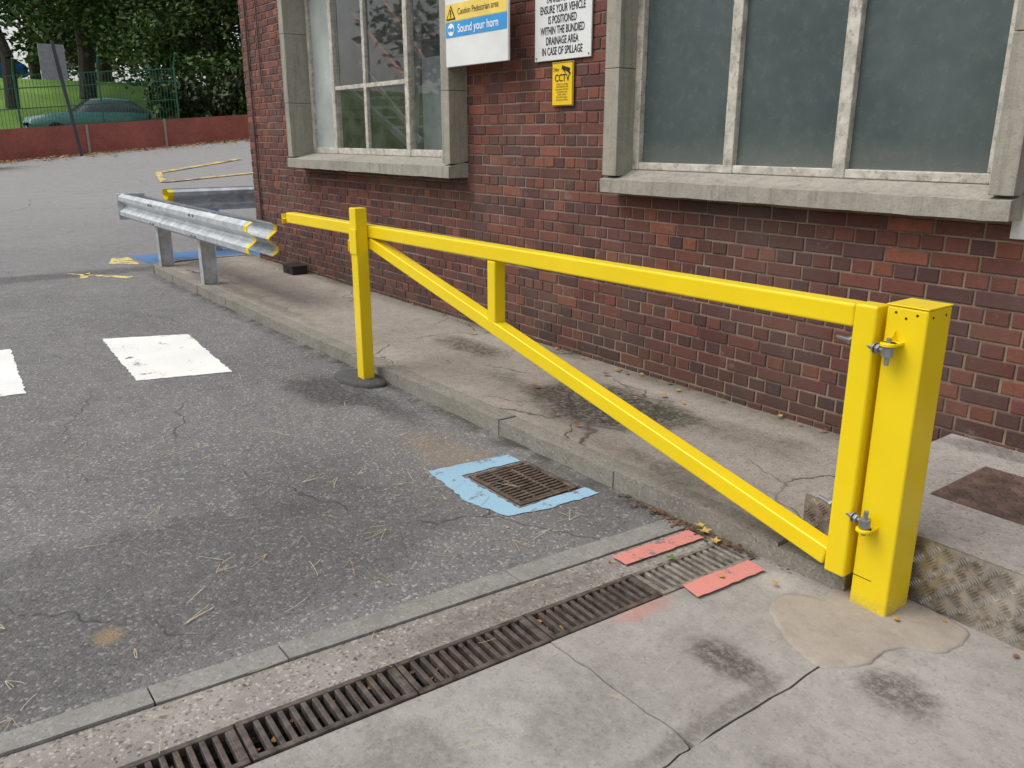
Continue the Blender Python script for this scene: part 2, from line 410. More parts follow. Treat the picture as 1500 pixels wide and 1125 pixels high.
def strp(p,q,w):
    n=30;p=Vector(p);q=Vector(q);dd=(q-p).normalized();nn=Vector((-dd.y,dd.x))*w/2
    for k in range(n):
        a0=p+(q-p)*k/n;a1=p+(q-p)*(k+1)/n
        P=[a0-nn,a1-nn,a1+nn,a0+nn];b.face([(v.x,v.y,h(v.x,v.y)+.02) for v in P])
strp((-23,5.9),(-24.3,8.5),.22);strp((-21.4,5.6),(-21.9,8.6),.16);strp((-23,5.9),(-21.4,5.6),.16)
b.obj('yellow_parking_lines',yel_p)

# gully grate
gg=MB()
x0,x1,y0,y1=-3.14,-2.725,2.10,2.44
gg.box(x0,x1,y0,y0+.022,-.04,.003);gg.box(x0,x1,y1-.022,y1,-.04,.003);gg.box(x0,x0+.02,y0+.022,y1-.022,-.04,.003);gg.box(x1-.02,x1,y0+.022,y1-.022,-.04,.003)
n=13
for k in range(n):
    xx=x0+.02+(k+.5)*(x1-x0-.04)/n;gg.box(xx-.0075,xx+.0075,y0+.022,y1-.022,-.035,.001)
for yy_ in (.33,.66): gg.box(x0+.02,x1-.02,y0+(y1-y0)*yy_-.007,y0+(y1-y0)*yy_+.007,-.03,-.001)
gg.box(x0-.005,x1+.005,y0-.005,y1+.005,-.19,-.17,1)
gg.obj('gully_grate',[simple('rusty_grate',(.16,.12,.095),.6,.3,var=.35,scale=20,bump=.3),dark],bevel=.002)

# cement patches
def blobpoly(cx_,cy_,pts,z0,z1,name,mat):
    bb=MB();P=[]
    n=len(pts)
    for k in range(n):
        p0,p1,p2,p3=[pts[(k+q)%n] for q in(-1,0,1,2)]
        for j in range(6):
            t_=j/6
            f=lambda a,b_,c,d_:.5*((2*b_)+(-a+c)*t_+(2*a-5*b_+4*c-d_)*t_*t_+(-a+3*b_-3*c+d_)*t_**3)
            P.append((f(p0[0],p1[0],p2[0],p3[0])+R.uniform(-.005,.005),f(p0[1],p1[1],p2[1],p3[1])+R.uniform(-.005,.005)))
    m=len(P)
    rings=[(1,z0),(.992,z1*.6),(.95,z1),(.5,z1*1.1)]
    for s,z in rings:
        for p in P: bb.v.append((cx_+(p[0]-cx_)*s,cy_+(p[1]-cy_)*s,z+(0 if s==1 else .001*math.sin(p[0]*60))))
    for r in range(3):
        for k in range(m):
            bb.f.append((r*m+k,r*m+(k+1)%m,(r+1)*m+(k+1)%m,(r+1)*m+k));bb.m.append(0);bb.c.append(None)
    bb.f.append(tuple(3*m+k for k in range(m)));bb.m.append(0);bb.c.append(None)
    bb.obj(name,mat,smooth=True)
blobpoly(-1.27,2.5,[(-1.53,2.30),(-1.42,2.2),(-1.31,2.14),(-1.20,2.13),(-1.13,2.24),(-1.12,2.40),(-1.02,2.50),(-1.0,2.62),(-1.06,2.71),(-1.38,2.73),(-1.46,2.64),(-1.45,2.5),(-1.53,2.42)],.0,.008,'cement_patch',cement)
wetc=m_concrete('wet_cement',(.06,.06,.058),(.11,.108,.1),agg=.1)
blobpoly(-4.96,2.45,[(-5.22,2.38),(-5.05,2.30),(-4.88,2.33),(-4.77,2.40),(-4.76,2.52),(-4.95,2.565),(-5.15,2.56)],.0,.028,'cement_footing_patch',wetc)

# ------------------------------------------------------------------ building
bd=empty('brick_building')
WY=3.9
OPEN=[(-9.02,-5.82,1.33,3.35),(-4.0,-1.58,1.30,3.35)]
def bcol(x,z):
    r=R.random();
    red=min(1,max(0,(z-.5)/1.6))
    if r<.24: c=(.098,.046,.042)
    elif r<.54: c=(.132,.051,.041)
    elif r<.87: c=(.168,.059,.043)
    else: c=(.23,.080,.048)
    k=R.uniform(.78,1.22)*(.86+.26*red); return (c[0]*k*(1+.06*red),c[1]*k,c[2]*k)
def bricks(name,u0,u1,z0,z1,fn,nrm,opens):
    mb=MB();nrm=Vector(nrm);row=0;z=z0
    while z<z1:
        head=row%2==1
        L=.1025 if head else .215
        u=u0-(.056 if head else 0)
        while u<u1:
            a0=max(u,u0)+.001;b0=min(u+L,u1)
            u+=L+.010
            if b0-a0<.02: continue
            segs=[(a0,b0)]
            for o in opens:
                if z+.065>o[2] and z<o[3]:
                    ns=[]
                    for p,q in segs:
                        if q<=o[0] or p>=o[1]: ns.append((p,q));continue
                        if p<o[0]: ns.append((p,o[0]))
                        if q>o[1]: ns.append((o[1],q))
                    segs=ns
            for p,q in segs:
                if q-p<.012: continue
                c=bcol(p,z);jz=R.uniform(-.002,.002);dp=R.uniform(.004,.010);bv=.0035
                p+=R.uniform(-.001,.002);q+=R.uniform(-.002,.001)
                za=z+jz;zb=z+.0645+jz+R.uniform(-.0015,.0015)
                B=[fn(p,za),fn(q,za),fn(q,zb),fn(p,zb)]
                I=[fn(p+bv,za+bv),fn(q-bv,za+bv),fn(q-bv,zb-bv),fn(p+bv,zb-bv)]
                B=[Vector(v) for v in B];O=[v+nrm*(dp-bv) for v in B];I=[Vector(v)+nrm*dp for v in I]
                mb.face(I,0,c)
                for k in range(4):
                    k2=(k+1)%4;mb.face([B[k],B[k2],O[k2],O[k]],0,c);mb.face([O[k],O[k2],I[k2],I[k]],0,c)
        z+=.075;row+=1
    return mb.obj(name,brick,bd)
bricks('front_brickwork',-10.70,4.0,-.03,6.5,lambda u,z:(u,WY,z),(0,-1,0),OPEN)
bricks('side_brickwork',WY,14,-.03,6.5,lambda u,z:(-10.70,WY+14-u,z),(-1,0,0),[])
w=MB()
X0,X1=-10.70,4.0
w.box(X0,OPEN[0][0],WY,WY+.3,-.1,6.5);w.box(OPEN[0][1],OPEN[1][0],WY,WY+.3,-.1,6.5);w.box(OPEN[1][1],X1,WY,WY+.3,-.1,6.5)
for o in OPEN: w.box(o[0],o[1],WY,WY+.3,-.1,o[2]);w.box(o[0],o[1],WY,WY+.3,o[3],6.5)
w.box(X0,X0+.3,WY+.3,14,-.1,6.5);w.box(X0+.3,X1,13.7,14,-.1,6.5);w.box(X1-.3,X1,WY+.3,13.7,-.1,6.5)
w.obj('wall_core',mortar,bd)
r_=MB()
r_.box(X0+.3,X1-.3,WY+.3,5.0,6.0,6.2);r_.box(X0+.3,X1-.3,10.5,13.7,6.0,6.2);r_.box(-4,X1-.3,5.0,10.5,6.0,6.2)  # roof gap is added to let daylight into the interior
r_.box(X0-.05,X1+.05,WY-.06,WY+.36,6.501,6.62);r_.box(X0-.05,X0+.36,WY+.36,14.05,6.501,6.62);r_.obj('roof_and_coping',stonem,bd,bevel=.01)
fl=MB();fl.box(X0+.3,X1-.3,WY+.3,13.7,.2,.3);fl.obj('floor',simple('floor_grey',(.2,.2,.19),.6),bd)
def surround(nm,xl,xr,tl,tr,yf,zb,ztop,zs,yg,sl=0,sr=0):
    m=MB()
    yb=WY+.25
    prof=[(yf-.015,zb),(yf-.015,zs),(yf+.05,zs+.012),(yg-.03,zs+.055),(yb,zs+.055),(yb,zb+.03),(WY-.002,zb+.0)]
    N=24;a0=xl-sl;a1=xr+sr;k=len(prof)
    P=[]
    for i in range(N+1):
        x=a0+(a1-a0)*i/N
        P.append([(x,p[0]+(R.uniform(-.003,.003) if q<2 else 0),p[1]+(R.uniform(-.003,.002) if q<2 else 0)) for q,p in enumerate(prof)])
    for i in range(N):
        for j in range(k):
            j2=(j+1)%k;m.face([P[i][j],P[i+1][j],P[i+1][j2],P[i][j2]])
    m.face(P[0]);m.face(P[-1][::-1])
    m.obj(nm+'_sill',stonem,bd)
    m=MB()
    zj=[zs+.02]
    while zj[-1]<ztop: zj.append(min(ztop,zj[-1]+R.uniform(.5,.7)))
    for a_,b_ in zip(zj[:-1],zj[1:]):
        m.box(xl,xl+tl,yf,yb-.001,a_+(.003 if a_!=zj[0] else 0),b_)
        m.box(xr-tr,xr,yf,yb-.001,a_+(.003 if a_!=zj[0] else 0),b_)
    m.box(xl,xr,yf,yb-.001,ztop+.003,ztop+.14)
    m.obj(nm+'_jambs',stonem,bd,bevel=.004)
surround('left_window',-9.07,-5.78,.115,.115,3.72,1.285,3.28,1.375,4.0)
surround('right_window',-4.045,-1.555,.125,.105,3.76,1.262,3.28,1.345,3.93,.0,-.0)
framem=simple('window_frame_paint',(.54,.51,.44),.6,var=.2,scale=12,dirt=(.17,.12,.08))
def m_frost():
    t=NT('frosted_glass');n=t.noise(1.1,4,.6);n2=t.noise(14,5,.7)
    X=t.xyz()
    c=t.mix(t.rng(n,.3,.7),(.055,.078,.078),(.10,.128,.125));c=t.mix(t.rng(n2,.45,.8,0,.4),c,(.13,.14,.13))
    c=t.mix(t.rng(X[2],1.44,1.60,.55,0),c,(.17,.17,.15))
    return t.fin(c,t.rng(n2,.3,.7,.16,.32),t.bump(t.noise(2.2,2),.05,.02),spec=.5)
frost=m_frost()
def m_glass(refl=.5,name='clear_glass'):
    t=NT(name);tr=t.n('ShaderNodeBsdfTransparent');tr.inputs[0].default_value=(.92,.95,.94,1)
    gl=t.n('ShaderNodeBsdfGlossy');gl.inputs['Roughness'].default_value=.02
    lw=t.n('ShaderNodeLayerWeight');lw.inputs[0].default_value=.5
    fc=t.math('ADD',t.math('MULTIPLY',t.math('POWER',lw.outputs['Facing'],4.),refl),.06)
    mx=t.n('ShaderNodeMixShader');t.l(fc,mx.inputs[0]);t.l(tr.outputs[0],mx.inputs[1]);t.l(gl.outputs[0],mx.inputs[2])
    df=t.n('ShaderNodeBsdfDiffuse');df.inputs[0].default_value=(.5,.5,.47,1)
    m2=t.n('ShaderNodeMixShader');t.l(t.rng(t.noise(5,4,.7),.4,.8,.03,.14),m2.inputs[0]);t.l(mx.outputs[0],m2.inputs[1]);t.l(df.outputs[0],m2.inputs[2])
    t.l(m2.outputs[0],t.out.inputs[0]);return t.m
glass=m_glass(.8)
milky=simple('milky_glass',(.44,.48,.46),.25,var=.12,scale=2)
f_=MB();yg=3.93
zb=1.402
def fr(m,x0,x1,z0,z1,y0,y1): m.box(x0,x1,y0,y1,z0,z1)
for (p,q) in((-3.92,-3.865),(-3.185,-3.125),(-2.485,-2.425),(-1.725,-1.66)): fr(f_,p,q,zb,3.27,yg-.03,yg+.04)
for (p,q) in((-3.865,-3.185),(-3.125,-2.485),(-2.425,-1.725)):
    fr(f_,p,q,zb,zb+.045,yg-.025,yg+.035);fr(f_,p,q,3.2,3.27,yg-.025,yg+.035)
for p in (-3.185,-2.485,-1.725): fr(f_,p-.022,p-.002,zb+.047,3.2,yg-.012,yg+.03)
f_.obj('right_window_frame',framem,bd,bevel=.005)
gq=MB()
for (p,q) in((-3.865,-3.185),(-3.125,-2.485),(-2.425,-1.725)): gq.box(p,q,yg+.01,yg+.016,zb+.045,3.2)
gq.obj('right_window_glass',frost,bd)
f_=MB();yg=4.0;zb=1.432
for (p,q) in((-8.955,-8.90),(-8.41,-8.34),(-6.90,-6.83),(-5.95,-5.895)): fr(f_,p,q,zb,3.27,yg-.03,yg+.04)
for (p,q) in((-8.90,-8.41),(-8.34,-6.90),(-6.83,-5.95)): fr(f_,p,q,zb,zb+.06,yg-.025,yg+.035);fr(f_,p,q,3.2,3.27,yg-.025,yg+.035)
fr(f_,-7.715,-7.66,zb+.06,3.2,yg-.02,yg+.02)
fr(f_,-8.34,-7.715,2.06,2.10,yg-.022,yg+.03);fr(f_,-7.66,-6.90,2.06,2.10,yg-.022,yg+.03)
f_.obj('left_window_frame',framem,bd,bevel=.005)
gq=MB()
for p,q in((-8.34,-6.90),(-6.83,-5.95)): gq.face([(p,yg+.008,zb+.06),(q,yg+.008,zb+.06),(q,yg+.008,3.2),(p,yg+.008,3.2)])
gq.box(-8.90,-8.41,yg+.006,yg+.011,zb+.06,3.2,1)
gq.obj('left_window_glass',[glass,milky],bd)
rg=MB();rg.face([(X0+.3,5.0,6.10),(-4,5.0,6.10),(-4,10.5,6.10),(X0+.3,10.5,6.10)]);rg.obj('added_rooflight_glass',glass,bd)  # pane over the added roof opening that brightens the room behind the left window
# interior seen through left window
it=MB()
it.box(-8.3,-7.5,5,5.6,.3,2.42,0)
it.bar((-9.92,5,3.04),(-8.73,5,2.27),.05,.045,1);it.bar((-9.6,5.2,3.25),(-8.4,5.2,2.3),.03,.03,1)
it.bar((-10.1,5,2.18),(-8.5,5,1.47),.05,.07,0);it.bar((-9.75,5,2.46),(-8.35,5,1.55),.04,.05,0)
for k in range(6):
    f=k/6;it.bar((-10.1+1.6*f,5.0,2.18-.71*f),(-10.05+1.6*f,5.6,2.2-.71*f),.14,.03,0)
it.bar((-9.2,5.4,1.2),(-9.0,5.4,2.9),.05,.05,0)
it.box(-10.3,-9.6,6.4,6.5,1.7,2.1,2);it.box(-9.3,-9.0,5.8,5.9,1.5,1.85,2);it.box(-10.39,-.31,9,9.1,.3,5.9,3);it.bar((-10.2,5.6,2.75),(-6,5.6,2.75),.1,.15,3);it.cyl((-9.7,6,2.55),(-8.2,6,2.55),.04,n=8,mi=0)
it.box(-10.2,-9.5,5.9,6.6,.3,1.65,3);it.box(-10.395,-10.37,4.3,9,.3,5.9,3);it.cyl((-9.5,5.8,3.2),(-9.5,5.8,1.0),.05,n=8,mi=3);it.box(-10.2,-9.3,7.5,7.9,1.9,2.6,0)
it.obj('interior_fittings',[simple('white_panel',(.5,.55,.58),.5),simple('orange_pipe',(.75,.2,.05),.5),simple('yellow_board',(.6,.42,.1),.6),simple('interior_wall',(.13,.145,.14),.8)],bd)
cd=MB();cd.cyl((-10.45,WY-.03,.6),(-10.45,WY-.03,6.2),.012,n=8);cd.cyl((-10.1,WY-.025,2.2),(-10.1,WY-.025,6.2),.008,n=8)
for z in(.8,1.6,2.4,3.2): cd.box(-10.475,-10.425,WY-.02,WY+.0,z,z+.03)
cd.obj('conduit',simple('conduit_brown',(.12,.07,.06),.6),bd)

# ------------------------------------------------------------------ signs
wpaint=simple('sign_white',(.74,.75,.73),.35,var=.05,scale=3)
blk=simple('sign_black',(.015,.015,.015),.5);blu=simple('sign_blue',(.03,.30,.68),.4,var=.05);yls=simple('sign_yellow',(.85,.55,.01),.4,var=.05);yls2=simple('sign_pale_yellow',(.85,.62,.12),.4,var=.05);wl=simple('sign_lettering_white',(.85,.85,.85),.5,var=.02)
sg=empty('safety_sign')
Y=3.70
m=MB();m.box(-5.775,-4.975,Y,Y+.02,2.115,2.72);m.obj('board',wpaint,sg,bevel=.004)
m=MB();m.box(-5.7,-5.66,Y+.021,WY-.006,2.35,2.39);m.box(-5.3,-5.26,Y+.021,WY-.006,2.35,2.39);m.box(-5.3,-5.26,Y+.021,WY-.006,2.6,2.64);m.obj('brackets',galv,sg)
m=MB();m.box(-5.765,-4.985,Y-.003,Y-.0005,2.435,2.555,0);m.box(-5.765,-4.985,Y-.003,Y-.0005,2.325,2.43,1);m.obj('bands',[yls2,blu],sg)
m=MB();m.face([(-5.755,Y-.005,2.445),(-5.625,Y-.005,2.445),(-5.69,Y-.005,2.55)],0);m.face([(-5.735,Y-.006,2.456),(-5.645,Y-.006,2.456),(-5.69,Y-.006,2.533)],1);m.box(-5.696,-5.684,Y-.009,Y-.007,2.478,2.515,0);m.box(-5.696,-5.684,Y-.009,Y-.007,2.462,2.472,0)
m.cyl((-5.69,Y-.004,2.377),(-5.69,Y-.0055,2.377),.044,n=24,mi=2);m.bar((-5.72,Y-.007,2.377),(-5.66,Y-.007,2.377),.003,.014,3);m.cyl((-5.712,Y-.006,2.377),(-5.712,Y-.008,2.377),.016,n=12,mi=3);m.cyl((-5.668,Y-.006,2.377),(-5.668,Y-.008,2.377),.016,n=12,mi=3)
m.obj('pictograms',[blk,yls,wl,blu],sg)
text('caution_text','Caution Pedestrian area',(-5.60,Y-.005,2.475),.062,blk,sg,sx=.86)
text('horn_text','Sound your horn',(-5.60,Y-.005,2.352),.082,wl,sg,sx=.92,bold=.0012)
s2=empty('tanker_notice_sign')
Y=3.872
m=MB();m.box(-4.89,-4.305,Y,Y+.012,2.105,2.60);m.obj('board',wpaint,s2,bevel=.002)
m=MB()
for xx in(-4.87,-4.325):
    for zz in(2.125,2.58): m.cyl((xx,Y,zz),(xx,Y-.004,zz),.006,n=10)
m.obj('screws',steel,s2)
lines=['TANKER DRIVERS','ENSURE YOUR VEHICLE','IS POSITIONED','WITHIN THE BUNDIED','DRAINAGE AREA','IN CASE OF SPILLAGE']
for k,Lx in enumerate(lines): text('line_%d'%k,Lx,(-4.5975,Y-.002,2.470-k*.066),.071,blk,s2,'CENTER',sx=.62,bold=.001)
s3=empty('cctv_sign')
m=MB();m.box(-4.70,-4.475,Y,Y+.01,1.805,2.09);m.obj('board',yls,s3,bevel=.003)
m=MB()
for (a0,b0,c0,d0) in((-4.697,-4.478,1.808,1.812),(-4.697,-4.478,2.083,2.087),(-4.697,-4.693,1.812,2.083),(-4.482,-4.478,1.812,2.083)): m.box(a0,b0,Y-.002,Y-.0005,c0,d0)
m.bar((-4.59,Y-.003,2.055),(-4.51,Y-.003,2.035),.002,.024);m.bar((-4.535,Y-.003,2.03),(-4.50,Y-.003,2.012),.002,.01);m.bar((-4.575,Y-.003,2.04),(-4.555,Y-.003,2.02),.002,.008)
m.obj('camera_pictogram',blk,s3)
text('cctv_text','CCTV',(-4.5875,Y-.002,1.965),.066,blk,s3,'CENTER',sx=.9,bold=.001)
text('small_text','24hr',(-4.685,Y-.002,2.03),.035,blk,s3)
for k in range(7): text('fine_%d'%k,['Images are being','recorded for the','purposes of crime','prevention and','public safety','For information','contact the office'][k],(-4.5875,Y-.002,1.943-k*.017),.018,blk,s3,'CENTER')
m=MB();m.box(-1.595,-1.28,3.88,3.892,1.18,1.33);m.obj('blank_wall_plate',wpaint,bevel=.004)
m=MB();m.box(-1.52,-1.3,3.875,3.892,1.68,1.82,0);m.box(-1.50,-1.32,3.873,3.8748,1.70,1.80,1);m.obj('hazard_label_sign',[simple('label_orange',(.8,.3,.03),.5),blk])

# ------------------------------------------------------------------ barrier gate
gt=empty('swing_barrier_gate')
m=MB()
m.box(-1.372,-1.236,2.538,2.688,0,1.085);m.obj('hinge_post',yellow,gt,bevel=.008,seg=3)
m=MB();m.box(-1.374,-1.234,2.536,2.690,1.0855,1.090);m.obj('post_cap',yellow,gt,bevel=.002)
m=MB()
for p in((-1.34,2.5365,1.065),(-1.27,2.5365,1.065),(-1.305,2.5365,1.05)): m.cyl(p,(p[0],p[1]+.004,p[2]),.004,n=10)
for p in((-1.2345,2.57,1.06),(-1.2345,2.65,1.06)): m.cyl(p,(p[0]-.004,p[1],p[2]),.004,n=10)
m.box(-1.3705,-1.30,2.5372,2.5379,.118,.1205)
m.obj('post_holes',dark,gt)
gy=2.55;T=.078
m=MB()
m.bar((-6.26,gy,1.003),(-1.468,gy,1.036),T,T)
m.obj('top_rail',yellow,gt,bevel=.009,seg=3)
m=MB();m.box(-1.468,-1.388,gy-T/2-.001,gy+T/2+.001,.10,1.078);m.obj('gate_stile',yellow,gt,bevel=.009,seg=3)
m=MB();m.bar((-4.90,gy,.938),(-1.47,gy,.150),T-.004,.072);m.obj('diagonal_brace',yellow,gt,bevel=.008,seg=3)
m=MB();m.box(-3.57,-3.50,gy-T/2+.003,gy+T/2-.003,.65,.98);m.obj('strut',yellow,gt,bevel=.008,seg=3)
m=MB();m.box(-4.985,-4.897,2.424,2.508,0,1.165);m.obj('latch_post',yellow,gt,bevel=.006,seg=3)
m=MB();m.box(-4.991,-4.892,2.418,2.4235,.87,1.03);m.box(-5.035,-4.987,2.43,2.61,.945,.955);m.box(-5.037,-5.029,2.43,2.61,.88,.944);m.box(-4.986,-4.90,2.509,2.61,.935,.955)
m.obj('latch_cradle',yellow,gt,bevel=.002)
m=MB();m.box(-5.09,-5.02,gy-.03,gy+.01,1.052,1.066);m.cyl((-5.07,gy-.02,1.06),(-5.07,gy-.02,1.092),.012,n=12);m.cyl((-5.04,gy-.05,1.072),(-4.96,gy-.05,1.076),.008,n=10)
m.obj('latch_pin',steel,gt,bevel=.002)
m=MB();m.box(-6.33,-6.262,gy-.006,gy+.006,.965,1.02);m.box(-6.355,-6.31,gy-.03,gy+.03,.985,.995);m.box(-6.362,-6.354,gy-.035,gy+.035,.95,1.025);m.obj('end_eye',yellow,gt,bevel=.003)
for z,sgn in((.945,1),(.345,-1)):
    zl=z+sgn*.024
    m=MB()
    m.box(-1.352,-1.30,2.488,2.537,zl-.005,zl+.005,0)
    m.cyl((-1.326,2.49,zl-.005),(-1.326,2.49,zl+.005),.026,n=20)
    m.face([(-1.33,2.537,zl+sgn*.006),(-1.33,2.50,zl+sgn*.006),(-1.33,2.537,zl+sgn*.04)])
    m.obj('hinge_lug',yellow,gt,bevel=.0015)
    m=MB()
    m.cyl((-1.326,2.492,z-.045),(-1.326,2.492,z+.045),.008,n=12)
    m.cyl((-1.326,2.492,z-.016),(-1.326,2.492,z+.016),.019,n=20)
    A0=Vector((-1.34,2.497,z));A1=Vector((-1.545,2.560,z));dd=(A1-A0).normalized()
    m.cyl(A0,A1,.008,n=12)
    for tt in(.018,.142): 
        p=A0+dd*tt;m.cyl(p,p+dd*.013,.016,n=6)
    p=A0+dd*.034;m.cyl(p,p+dd*.003,.02,n=16)
    m.obj('hinge_eye_bolt',steel,gt,bevel=.0015)

# ------------------------------------------------------------------ crash barriers
def beam(mb,p,q,side,ztop,ends=(1,1)):
    p=Vector((*p,0));q=Vector((*q,0));d=(q-p).normalized();n=Vector((-d.y,d.x,0))*side
    prof=[(.025,.0),(.08,.035),(.083,.085),(.012,.135),(.0,.155),(.012,.175),(.083,.225),(.08,.275),(.025,.31)]
    L=(q-p).length;st=[0,.07]+[L*k/8 for k in range(1,8)]+[L-.07,L]
    for k in range(len(st)-1):
        mi=1 if ((k==0 and ends[0]) or (k==len(st)-2 and ends[1])) else 0
        for off in(0,.006):
            for j in range(len(prof)-1):
                a_,b_=prof[j],prof[j+1]
                P=[p+d*st[k]+n*(a_[0]-off)+Vector((0,0,ztop-.31+a_[1])),p+d*st[k+1]+n*(a_[0]-off)+Vector((0,0,ztop-.31+a_[1])),p+d*st[k+1]+n*(b_[0]-off)+Vector((0,0,ztop-.31+b_[1])),p+d*st[k]+n*(b_[0]-off)+Vector((0,0,ztop-.31+b_[1]))]
                mb.face(P,mi)
    for s in(0,L):
        for j in range(len(prof)-1):
            a_,b_=prof[j],prof[j+1];z0=ztop-.31
            mb.face([p+d*s+n*a_[0]+Vector((0,0,z0+a_[1])),p+d*s+n*(a_[0]-.006)+Vector((0,0,z0+a_[1])),p+d*s+n*(b_[0]-.006)+Vector((0,0,z0+b_[1])),p+d*s+n*b_[0]+Vector((0,0,z0+b_[1]))],1)
    for s in [L*k/3 for k in(1,2)]:
        for z in(.05,.26):
            for o in(-.06,.06):
                c=p+d*(s+o)+n*.083+Vector((0,0,ztop-.31+z));mb.cyl(c,c+n*.012,.013,n=8,mi=2)
cb=empty('crash_barrier')
m=MB();beam(m,(-12.1,2.64),(-7.30,2.64),-1,.88,(0,1));beam(m,(-12.1,2.80),(-7.42,2.80),1,.86,(0,1));m.obj('w_beams',[galv,yellow,steel],cb)
m=MB()
for x in(-9.04,-10.69):
    m.box(x-.05,x+.05,2.642,2.65,-.02,.84);m.box(x-.05,x+.05,2.79,2.798,-.02,.84);m.box(x-.005,x+.005,2.65,2.79,-.02,.84)
m.obj('posts',galv,cb,bevel=.002)
m=MB();m.box(-12.14,-12.105,2.54,2.90,.54,.885);m.obj('end_plate',galv,cb,bevel=.012)
cb2=empty('crash_barrier')
m=MB();beam(m,(-12.35,3.25),(-12.35,7.6),-1,.90,(1,0));beam(m,(-12.5,3.25),(-12.5,7.6),1,.90,(1,0));m.obj('w_beams',[galv,yellow,steel],cb2)
m=MB()
for y in(3.9,5.5,7.1): m.box(-12.49,-12.36,y-.05,y+.05,0,.84)
m.obj('posts',galv,cb2,bevel=.004)

# bait box
m=MB();m.box(-9.33,-9.05,3.66,3.84,.085,.17);m.box(-9.34,-9.04,3.65,3.845,.171,.185);m.box(-9.22,-9.16,3.655,3.659,.1,.14,1);m.obj('rodent_bait_box',[simple('black_plastic',(.02,.02,.022),.5),dark],bevel=.012)

# ------------------------------------------------------------------ background
wallm=m_concrete('red_painted_wall',(.26,.075,.06),(.37,.115,.09),agg=.15)
m=MB()
ysg=[-20+k*1.5 for k in range(34)]
for k in range(len(ysg)-1):
    y0,y1=ysg[k],ysg[k+1]
    z0,z1=h(-30.4,y0),h(-30.4,y1);H0=.95-.014*max(0,y0-3);H1=.95-.014*max(0,y1-3)
    for (xa,sgn) in((-30.2,1),(-30.5,-1)): m.face([(xa,y0,z0-.4),(xa,y1,z1-.4),(xa,y1,z1+H1),(xa,y0,z0+H0)])
    m.face([(-30.5,y0,z0+H0),(-30.2,y0,z0+H0),(-30.2,y1,z1+H1),(-30.5,y1,z1+H1)])
for y in(5.7,8.1): m.box(-30.19,-30.16,y,y+.07,h(-30,y)-.1,h(-30,y)+.9,1)
m.obj('boundary_wall',[wallm,simple('pale_render',(.33,.27,.22),.8)])
m=MB();green=simple('green_metal',(.02,.12,.07),.5)
y=-8.
while y<9.0:
    z=h(-30.9,y)
    m.cyl((-30.8,y,z),(-30.8,y,z+2.55),.035,n=6);m.cyl((-30.8,y,z+2.55),(-30.5,y,z+2.95),.035,n=6)
    y+=2.4
y=-8.
while y<8.8:
    z=h(-30.9,y);m.box(-30.81,-30.80,y,y+.012,z+.05,z+2.5);y+=.1
for zz in(.3,.9,1.5,2.1,2.48):
    for k in range(7):
        ya=-8+2.4*k;m.bar((-30.82,ya,h(-30.9,ya)+zz),(-30.82,ya+2.4,h(-30.9,ya+2.4)+zz),.02,.03)
m.obj('metal_fence',green)
m=MB();m.box(-27.6,-26.8,2.1,2.5,h(-27,2)-.1,h(-27,2)+1.35);m.box(-27.65,-26.75,2.05,2.55,h(-27,2)+1.36,h(-27,2)+1.42);m.obj('electrical_cabinet',simple('cabinet_green',(.01,.16,.12),.5),bevel=.02)
m=MB();bx,by=-29.2,5.3;z=h(bx,by)
m.cyl((bx,by,z),(bx-.1,by-.35,z+3.3),.05,n=8);m.box(bx-.02-.1,bx+.02-.1,by-.75,by-.05,z+2.2,z+3.2,1);m.obj('sign_post',[simple('dark_post',(.04,.045,.05),.6),simple('sign_back_grey',(.22,.23,.24),.6)])

def car(name,x,y,z,ang,paint,van=False):
    e=empty(name);sb=MB()
    M=Matrix.Translation((x,y,z))@Matrix.Rotation(ang,4,'Z')
    ST=[(-2.1,.62,.45,.62,.62,.55),(-2.0,.80,.25,.80,.80,.70),(-1.3,.86,.22,.92,.93,.72),(-.75,.87,.2,.95,.98,.70),(-.1,.88,.2,.97,1.42,.60),(.5,.88,.2,.98,1.47,.60),(1.2,.87,.2,.98,1.42,.58),(1.85,.84,.22,.95,1.02,.66),(2.05,.78,.28,.85,.86,.66),(2.12,.66,.45,.6,.6,.55)]
    rings=[]
    for s in ST:
        xx,hw_,zb_,zl,zr,hr=s
        half=[(0,zb_),(hw_*.85,zb_),(hw_,zb_+.15 if zb_+.15<zl else zb_+.02),(hw_,(zb_+zl)/2),(hw_*.97,zl),(hr,max(zl,zr-.05)),(hr*.8,zr),(0,zr+.01)]
        ring=[(xx,yy_,zz_) for yy_,zz_ in half]+[(xx,-yy_,zz_) for yy_,zz_ in half[-2:0:-1]]
        rings.append(ring)
    n=len(rings[0])
    for r in rings: sb.v+=[tuple(M@Vector(p)) for p in r]
    for k in range(len(rings)-1):
        for j in range(n):
            mi=0
            if j in(4,n-5) and 2<k<7: mi=1
            if k in(3,6) and j in(5,6,n-6,n-7,4,n-5): mi=1
            sb.f.append((k*n+j,k*n+(j+1)%n,(k+1)*n+(j+1)%n,(k+1)*n+j));sb.m.append(mi);sb.c.append(None)
    for k in(0,len(rings)-1): sb.f.append(tuple(k*n+j for j in range(n)));sb.m.append(0);sb.c.append(None)
    sb.obj('body',[paint,simple('car_glass',(.03,.04,.045),.1)],e,smooth=True)
    wh=MB()
    for wx in(-1.3,1.3):
        for s in(-1,1):
            wh.cyl(M@Vector((wx,s*.70,.31)),M@Vector((wx,s*.90,.31)),.31,n=20);wh.cyl(M@Vector((wx,s*.9,.31)),M@Vector((wx,s*.91,.31)),.19,n=16,mi=1)
    wh.obj('wheels',[blk,galv],e)
car('parked_car',-33.6,6.6,h(-30.6,6.6)+.30,math.pi/2,simple('green_car_paint',(.06,.18,.16),.25))
